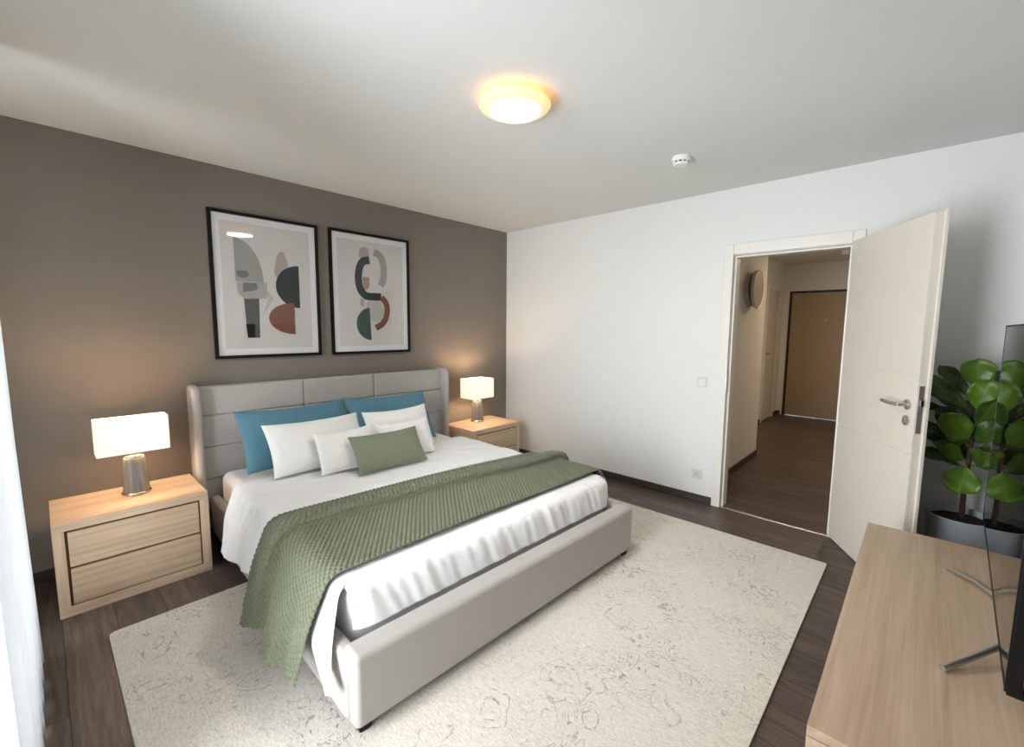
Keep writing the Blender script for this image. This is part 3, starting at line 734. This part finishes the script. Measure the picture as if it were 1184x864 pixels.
def throw():
    A, s = section(0.0255); L = s[-1]
    n, m = 860, 236
    sv = np.linspace(.02, L-.10, n); X, Z, NX, NZ = sample(A, s, sv)
    tv = np.linspace(0, 1, m)
    drape = np.clip((.50-Z)/.36, 0, 1)*(np.abs(X) > .86)
    SS, TT = np.meshgrid(sv, tv, indexing='ij')
    xx = X[:, None]+0*TT; dd = drape[:, None]+0*TT
    ytop = -1.285-.10*smoothstep(-.4, .95, xx)-.085*dd*(xx < 0)
    ybot = -1.965+.0*xx
    Y = ytop+(ybot-ytop)*TT
    # the lengthwise roll and crease
    crease = .40+.05*np.sin(xx*2.1)
    dcr = TT-crease
    roll = np.where(dcr < -.05, np.exp(-((dcr+.05)/.17)**2), np.exp(-((dcr+.05)/.055)**2))
    lift = .052*roll*(1-.75*dd)+.003*np.sin(xx*5+TT*3)+.004
    Y = Y-.034*np.exp(-((dcr+.045)/.05)**2)*(1-.5*dd)
    lift += .007*np.exp(-((TT-.75)/.2)**2)*(1+np.sin(xx*3.1+1))
    # vertical folds of the hanging ends
    fold = dd*(.018*(1+np.cos(2*PI*(TT*2.05-.30)))+.006*(1+np.cos(2*PI*TT*5.3+1)))
    # side edges
    edge = np.minimum(TT, 1-TT)*.68; eb = -.004*np.exp(-(edge/.008)**2)
    # knit loops, in staggered slanted rows
    pu, pv = .0235, .0180
    V = TT*.70/pv; row = np.floor(V); dv = V-row-.5
    U = SS/pu+.5*(row % 2)+.18*dv; du = U-np.floor(U)-.5
    k = np.sqrt(np.clip(1-(du*1.95)**2-(dv*1.95)**2, 0, 1))
    knit = .0125*(k-.42)*(1-np.exp(-(edge/.004)**2)*.5)
    off = lift+fold+eb+knit
    P = np.zeros((n, m, 3))
    P[..., 0] = xx+NX[:, None]*off
    P[..., 1] = Y
    P[..., 2] = Z[:, None]+NZ[:, None]*off
    # uneven, scalloped hem on the left end
    hem = dd**2*(xx < 0)*(-.035*np.cos(2*PI*(TT*2.05-.30))-.03*TT+.02)
    P[..., 2] += hem*.8
    o = grid_obj('throw_blanket', P, None, M['knit']); o.location = BO; o.rotation_euler = (0, 0, BTH)
    md = o.modifiers.new('thickness', 'SOLIDIFY'); md.thickness = .005; md.offset = -1
    return tag(o, 'chunky knitted sage green throw laid across the foot end of the bed', 'blanket')
throw()

# ---- pillows
def pillow(name, label, mat, x, y, w, h, tilt, yaw, T, seed, group=None, z=.505):
    N, K = 44, 32; P = np.zeros((2, N, K, 3))
    us = np.sin(np.linspace(-PI/2, PI/2, N)); vs = np.sin(np.linspace(-PI/2, PI/2, K))
    for f, sgn, tk in ((0, -1, T), (1, 1, T*.62)):
        for i, u in enumerate(us):
            for j, v in enumerate(vs):
                px = w/2*u*(1-.055*(1-v*v)*abs(u)**3); pz = h/2*v*(1-(.13 if v > 0 else .05)*(1-u*u)*abs(v)**3)
                th = tk*((1-u*u)*(1-v*v))**.46
                th *= 1+.10*noise.noise((u*2.2+seed, v*2.2, sgn))
                e = (1-u*u)*(1-v*v)
                wr = (.009*noise.noise((u*7+v*4+seed, v*9-u*3, sgn*2))+.005*noise.noise((u*17-v*9+seed, v*15+u*6, sgn*3)))*min(1, e*6)*(1-.6*e)
                P[f, i, j] = (px, sgn*(th+wr), pz+h/2)
    idx = {}; V = []; FA = []
    def vid(f, i, j):
        b = i in (0, N-1) or j in (0, K-1); key = (0 if b else f, i, j)
        if key not in idx: idx[key] = len(V); V.append(P[key[0], i, j])
        return idx[key]
    for f in (0, 1):
        for i in range(N-1):
            for j in range(K-1):
                q = [vid(f, i, j), vid(f, i+1, j), vid(f, i+1, j+1), vid(f, i, j+1)]
                FA.append(q if f == 0 else q[::-1])
    me = bpy.data.meshes.new(name); me.from_pydata([tuple(v) for v in V], [], FA); finish(me, mat, 180)
    o = bpy.data.objects.new(name, me); COL.objects.link(o)
    bedm = Matrix.Translation(BO) @ Matrix.Rotation(BTH, 4, 'Z')
    o.matrix_world = bedm @ Matrix.Translation((x, y, z)) @ Matrix.Rotation(yaw, 4, 'Z') @ Matrix.Rotation(-tilt, 4, 'X')
    return tag(o, label, 'pillow', group)
pillow('pillow', 'teal blue pillow leaning on the headboard nearest the left nightstand', M['pillow_teal'], -.402, -.445, .774, .437, .557, .052, .075, 1, 'teal pillows')
pillow('pillow', 'teal blue pillow leaning on the right half of the headboard', M['pillow_teal'], .294, -.470, .701, .436, .519, -.036, .075, 2, 'teal pillows')
pillow('pillow', 'large white pillow in front of the left teal pillow', M['pillow_white'], -.37, -.665, .645, .366, .60, .024, .075, 3, 'white pillows')
pillow('pillow', 'large white pillow in front of the right teal pillow', M['pillow_white'], .232, -.65, .555, .337, .40, .03, .066, 4, 'white pillows')
pillow('cushion', 'small white pillow half hidden behind the left end of the green cushion', M['pillow_white'], -.265, -.823, .395, .29, .534, -.028, .055, 5, 'small white pillows')
pillow('cushion', 'small white pillow directly behind the right end of the green cushion', M['pillow_white'], .172, -.825, .425, .278, .47, -.027, .05, 6, 'small white pillows')
pillow('cushion', 'olive green oblong cushion in front of all the pillows', M['pillow_green'], -.038, -.975, .511, .268, .61, -.002, .06, 7)

# ================================================================ media cabinet
cx0, cx1, cy0, cy1, ch = -2.49, -.956, -3.945, -3.39, .50
cab = thing('media_cabinet', 'low light oak media cabinet in the right foreground carrying the television', 'cabinet', ((cx0+cx1)/2, (cy0+cy1)/2, 0))
a, d = (cx1-cx0)/2, (cy1-cy0)/2
bm = bmesh.new(); box(bm, -a, a, -d, d, ch-.026, ch, .002); obj('top', bm, M['oak'], cab)
bm = bmesh.new(); box(bm, -a+.02, a-.02, -d+.01, d-.02, .06, ch-.026, .001); box(bm, -a+.05, a-.05, -d+.03, d-.05, 0, .06, mi=1)
for s in (-1, 1):
    x0, x1 = sorted((s*a, s*(a-.021)))
    box(bm, x0, x1, d-.05, d, .045, ch-.028, .0015)                       # front stile
    box(bm, x0, x1, -d, d-.058, .045, ch-.028, .0015)                     # side panel
obj('carcass', bm, [M['oak_upright'], M['dark_gap']], cab)
for k in range(3):
    wv = (2*a-.05)/3; x0 = -a+.025+k*wv
    bm = bmesh.new(); box(bm, x0+.002, x0+wv-.002, d-.02, d-.002, .05, ch-.032, .0015); obj('door', bm, M['oak_drawer'], cab)

# ================================================================ television
TA = math.atan2(-3.796+3.738, -.64+2.105); tl = 1.466
tv = thing('television', 'flat black television on steel legs standing on the oak cabinet', 'television', (-2.105, -3.738, ch), TA)
z0, z1 = .05, .05+.915
bm = bmesh.new(); box(bm, 0, tl, -.028, -.0015, z0, z1, .003); box(bm, .10, tl-.10, -.055, -.027, z0+.04, z0+.55, .012, 3); box(bm, 0, tl, -.034, -.002, z0-.008, z0+.006, .002)
obj('body', bm, M['tv_body'], tv)
bm = bmesh.new(); f = .007
box(bm, 0, tl, -.003, .002, z1-f, z1, .001); box(bm, 0, f, -.003, .002, z0, z1-f, .001); box(bm, tl-f, tl, -.003, .002, z0, z1-f, .001); box(bm, f, tl-f, -.003, .002, z0, z0+.011, .001)
obj('bezel', bm, M['tv_body'], tv)
bm = bmesh.new(); box(bm, f, tl-f, -.002, .0006, z0+.011, z1-f); obj('screen', bm, M['screen'], tv)
for xj, xt, bend in ((.580, .805, True), (.246, .066, False)):
    bm = bmesh.new()
    for sy in (1, -1):
        yj, yt = (-.012, .110) if sy > 0 else (-.022, -.13)
        if bend: pts = [(xj-.004, yj, .047), (xj+.010, yj+(yt-yj)*.06, .043), (xj+.118, yj+(yt-yj)*.36, .026), (xj+.132, yj+(yt-yj)*.42, .024), (xt, yt, .0085)]
        else: pts = [(xj+.005, yj, .046), (xj-.012, yj+(yt-yj)*.12, .042), (xj+(xt-xj)*.5, yj+(yt-yj)*.5, .028), (xt, yt, .0098)]
        tube(bm, smooth_path(pts, 1), .0078 if bend else .0092, 12)
    obj('leg', bm, M['steel'], tv)

# ================================================================ potted plant
pl = thing('potted_plant', 'leafy green fig plant in a grey pot in the corner behind the open door', 'plant', (-.235, -3.752, 0))
bm = bmesh.new(); lathe(bm, [(0, 0), (.115, 0), (.122, .006), (.150, .405), (.153, .415), (.149, .420), (.143, .418), (.141, .40), (.136, .37), (0, .37)], 56); obj('pot', bm, M['pot'], pl)
bm = bmesh.new(); lathe(bm, [(.139, .385), (.10, .392), (.05, .398), (0, .40)], 40)
for v in bm.verts: v.co.z += .006*noise.noise(v.co*40)
obj('soil', bm, M['soil'], pl)
stem = smooth_path([(0, 0, .38), (.006, .006, .55), (-.004, -.004, .75), (.004, .004, .95), (0, 0, 1.14), (0, 0, 1.19)], 2)
bm = bmesh.new(); tube(bm, stem, [.014-.009*i/(len(stem)-1) for i in range(len(stem))], 10); obj('trunk', bm, M['trunk'], pl)
def leaf_geo(bm, uvl, tl_, base, tip, w, roll, droop, tint):
    base, tip = Vector(base), Vector(tip); d = tip-base; Ln = d.length; d.normalize()
    view = Vector((-1, 0, .15)).normalized()
    side = d.cross(view).normalized() if d.cross(view).length > .05 else Vector((0, 1, 0))
    side = Matrix.Rotation(roll, 3, d) @ side; nrm = side.cross(d).normalized()
    if nrm.z < 0 and abs(roll) > .6: nrm = -nrm
    n, m = 20, 9; g = []
    for i in range(n):
        t = i/(n-1); lead = .10; q = max(0, (t-lead)/(1-lead))
        hw = w/2*max(0, 1-abs(2*q**1.4-1)**2.2)**.6
        hw = max(hw, .0025*(1-t))
        row = []
        for j in range(m):
            u = -1+2*j/(m-1)
            wav = .017*math.sin(t*13+u*2+tint*9)*abs(u)*q
            p = base+d*(t*Ln)+side*(u*hw)+nrm*(.30*hw*u*u+wav-droop*Ln*(t*t-t*.6))
            row.append((bm.verts.new(p), u, t))
        g.append(row)
    for i in range(n-1):
        for j in range(m-1):
            q4 = (g[i][j], g[i+1][j], g[i+1][j+1], g[i][j+1])
            f = bm.faces.new([a[0] for a in q4])
            for lp, a in zip(f.loops, q4): lp[uvl].uv = (a[1], a[2])
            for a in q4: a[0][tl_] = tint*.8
bm = bmesh.new(); uvl = bm.loops.layers.uv.new('UVMap'); tl_ = bm.verts.layers.float.new('tint')
# base and tip as (towards the room, to the left, height), blade width, roll, droop, tint (fresh or old green, plus light and shade put into the colour)
LEAVES = [
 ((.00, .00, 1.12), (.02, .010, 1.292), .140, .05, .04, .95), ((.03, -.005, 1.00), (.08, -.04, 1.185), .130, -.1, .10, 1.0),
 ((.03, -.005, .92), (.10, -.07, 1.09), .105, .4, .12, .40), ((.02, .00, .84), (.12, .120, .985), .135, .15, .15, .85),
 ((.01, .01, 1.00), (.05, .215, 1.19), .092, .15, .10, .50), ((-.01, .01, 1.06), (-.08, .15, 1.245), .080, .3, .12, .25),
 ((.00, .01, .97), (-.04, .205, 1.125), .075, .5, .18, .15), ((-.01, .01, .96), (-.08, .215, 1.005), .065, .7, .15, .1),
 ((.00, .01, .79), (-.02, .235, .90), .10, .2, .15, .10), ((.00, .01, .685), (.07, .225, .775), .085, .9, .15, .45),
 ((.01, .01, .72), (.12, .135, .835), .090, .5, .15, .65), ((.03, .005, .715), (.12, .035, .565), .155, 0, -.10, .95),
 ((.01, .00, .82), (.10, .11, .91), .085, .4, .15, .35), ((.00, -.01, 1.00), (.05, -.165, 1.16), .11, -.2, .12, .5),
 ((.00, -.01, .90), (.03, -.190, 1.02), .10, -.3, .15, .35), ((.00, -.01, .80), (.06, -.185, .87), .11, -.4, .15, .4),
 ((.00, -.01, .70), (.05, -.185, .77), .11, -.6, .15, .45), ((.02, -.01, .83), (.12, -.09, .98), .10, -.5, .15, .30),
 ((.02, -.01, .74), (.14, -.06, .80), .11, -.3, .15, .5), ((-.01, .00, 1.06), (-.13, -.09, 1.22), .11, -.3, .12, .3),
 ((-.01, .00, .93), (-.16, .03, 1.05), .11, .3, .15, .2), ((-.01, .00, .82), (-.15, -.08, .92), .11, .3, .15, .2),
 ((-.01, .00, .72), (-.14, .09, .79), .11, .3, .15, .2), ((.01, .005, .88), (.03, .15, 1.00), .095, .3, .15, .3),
]
for b, t, w, ro, dr, ti in LEAVES:
    leaf_geo(bm, uvl, tl_, (-b[0], b[1], b[2]), (-t[0], t[1], t[2]), w, ro, dr, ti)
me = bpy.data.meshes.new('foliage'); bm.to_mesh(me); bm.free(); finish(me, M['leaf'], 180)
fo = bpy.data.objects.new('foliage', me); COL.objects.link(fo); fo.parent = pl
md = fo.modifiers.new('thickness', 'SOLIDIFY'); md.thickness = .0014
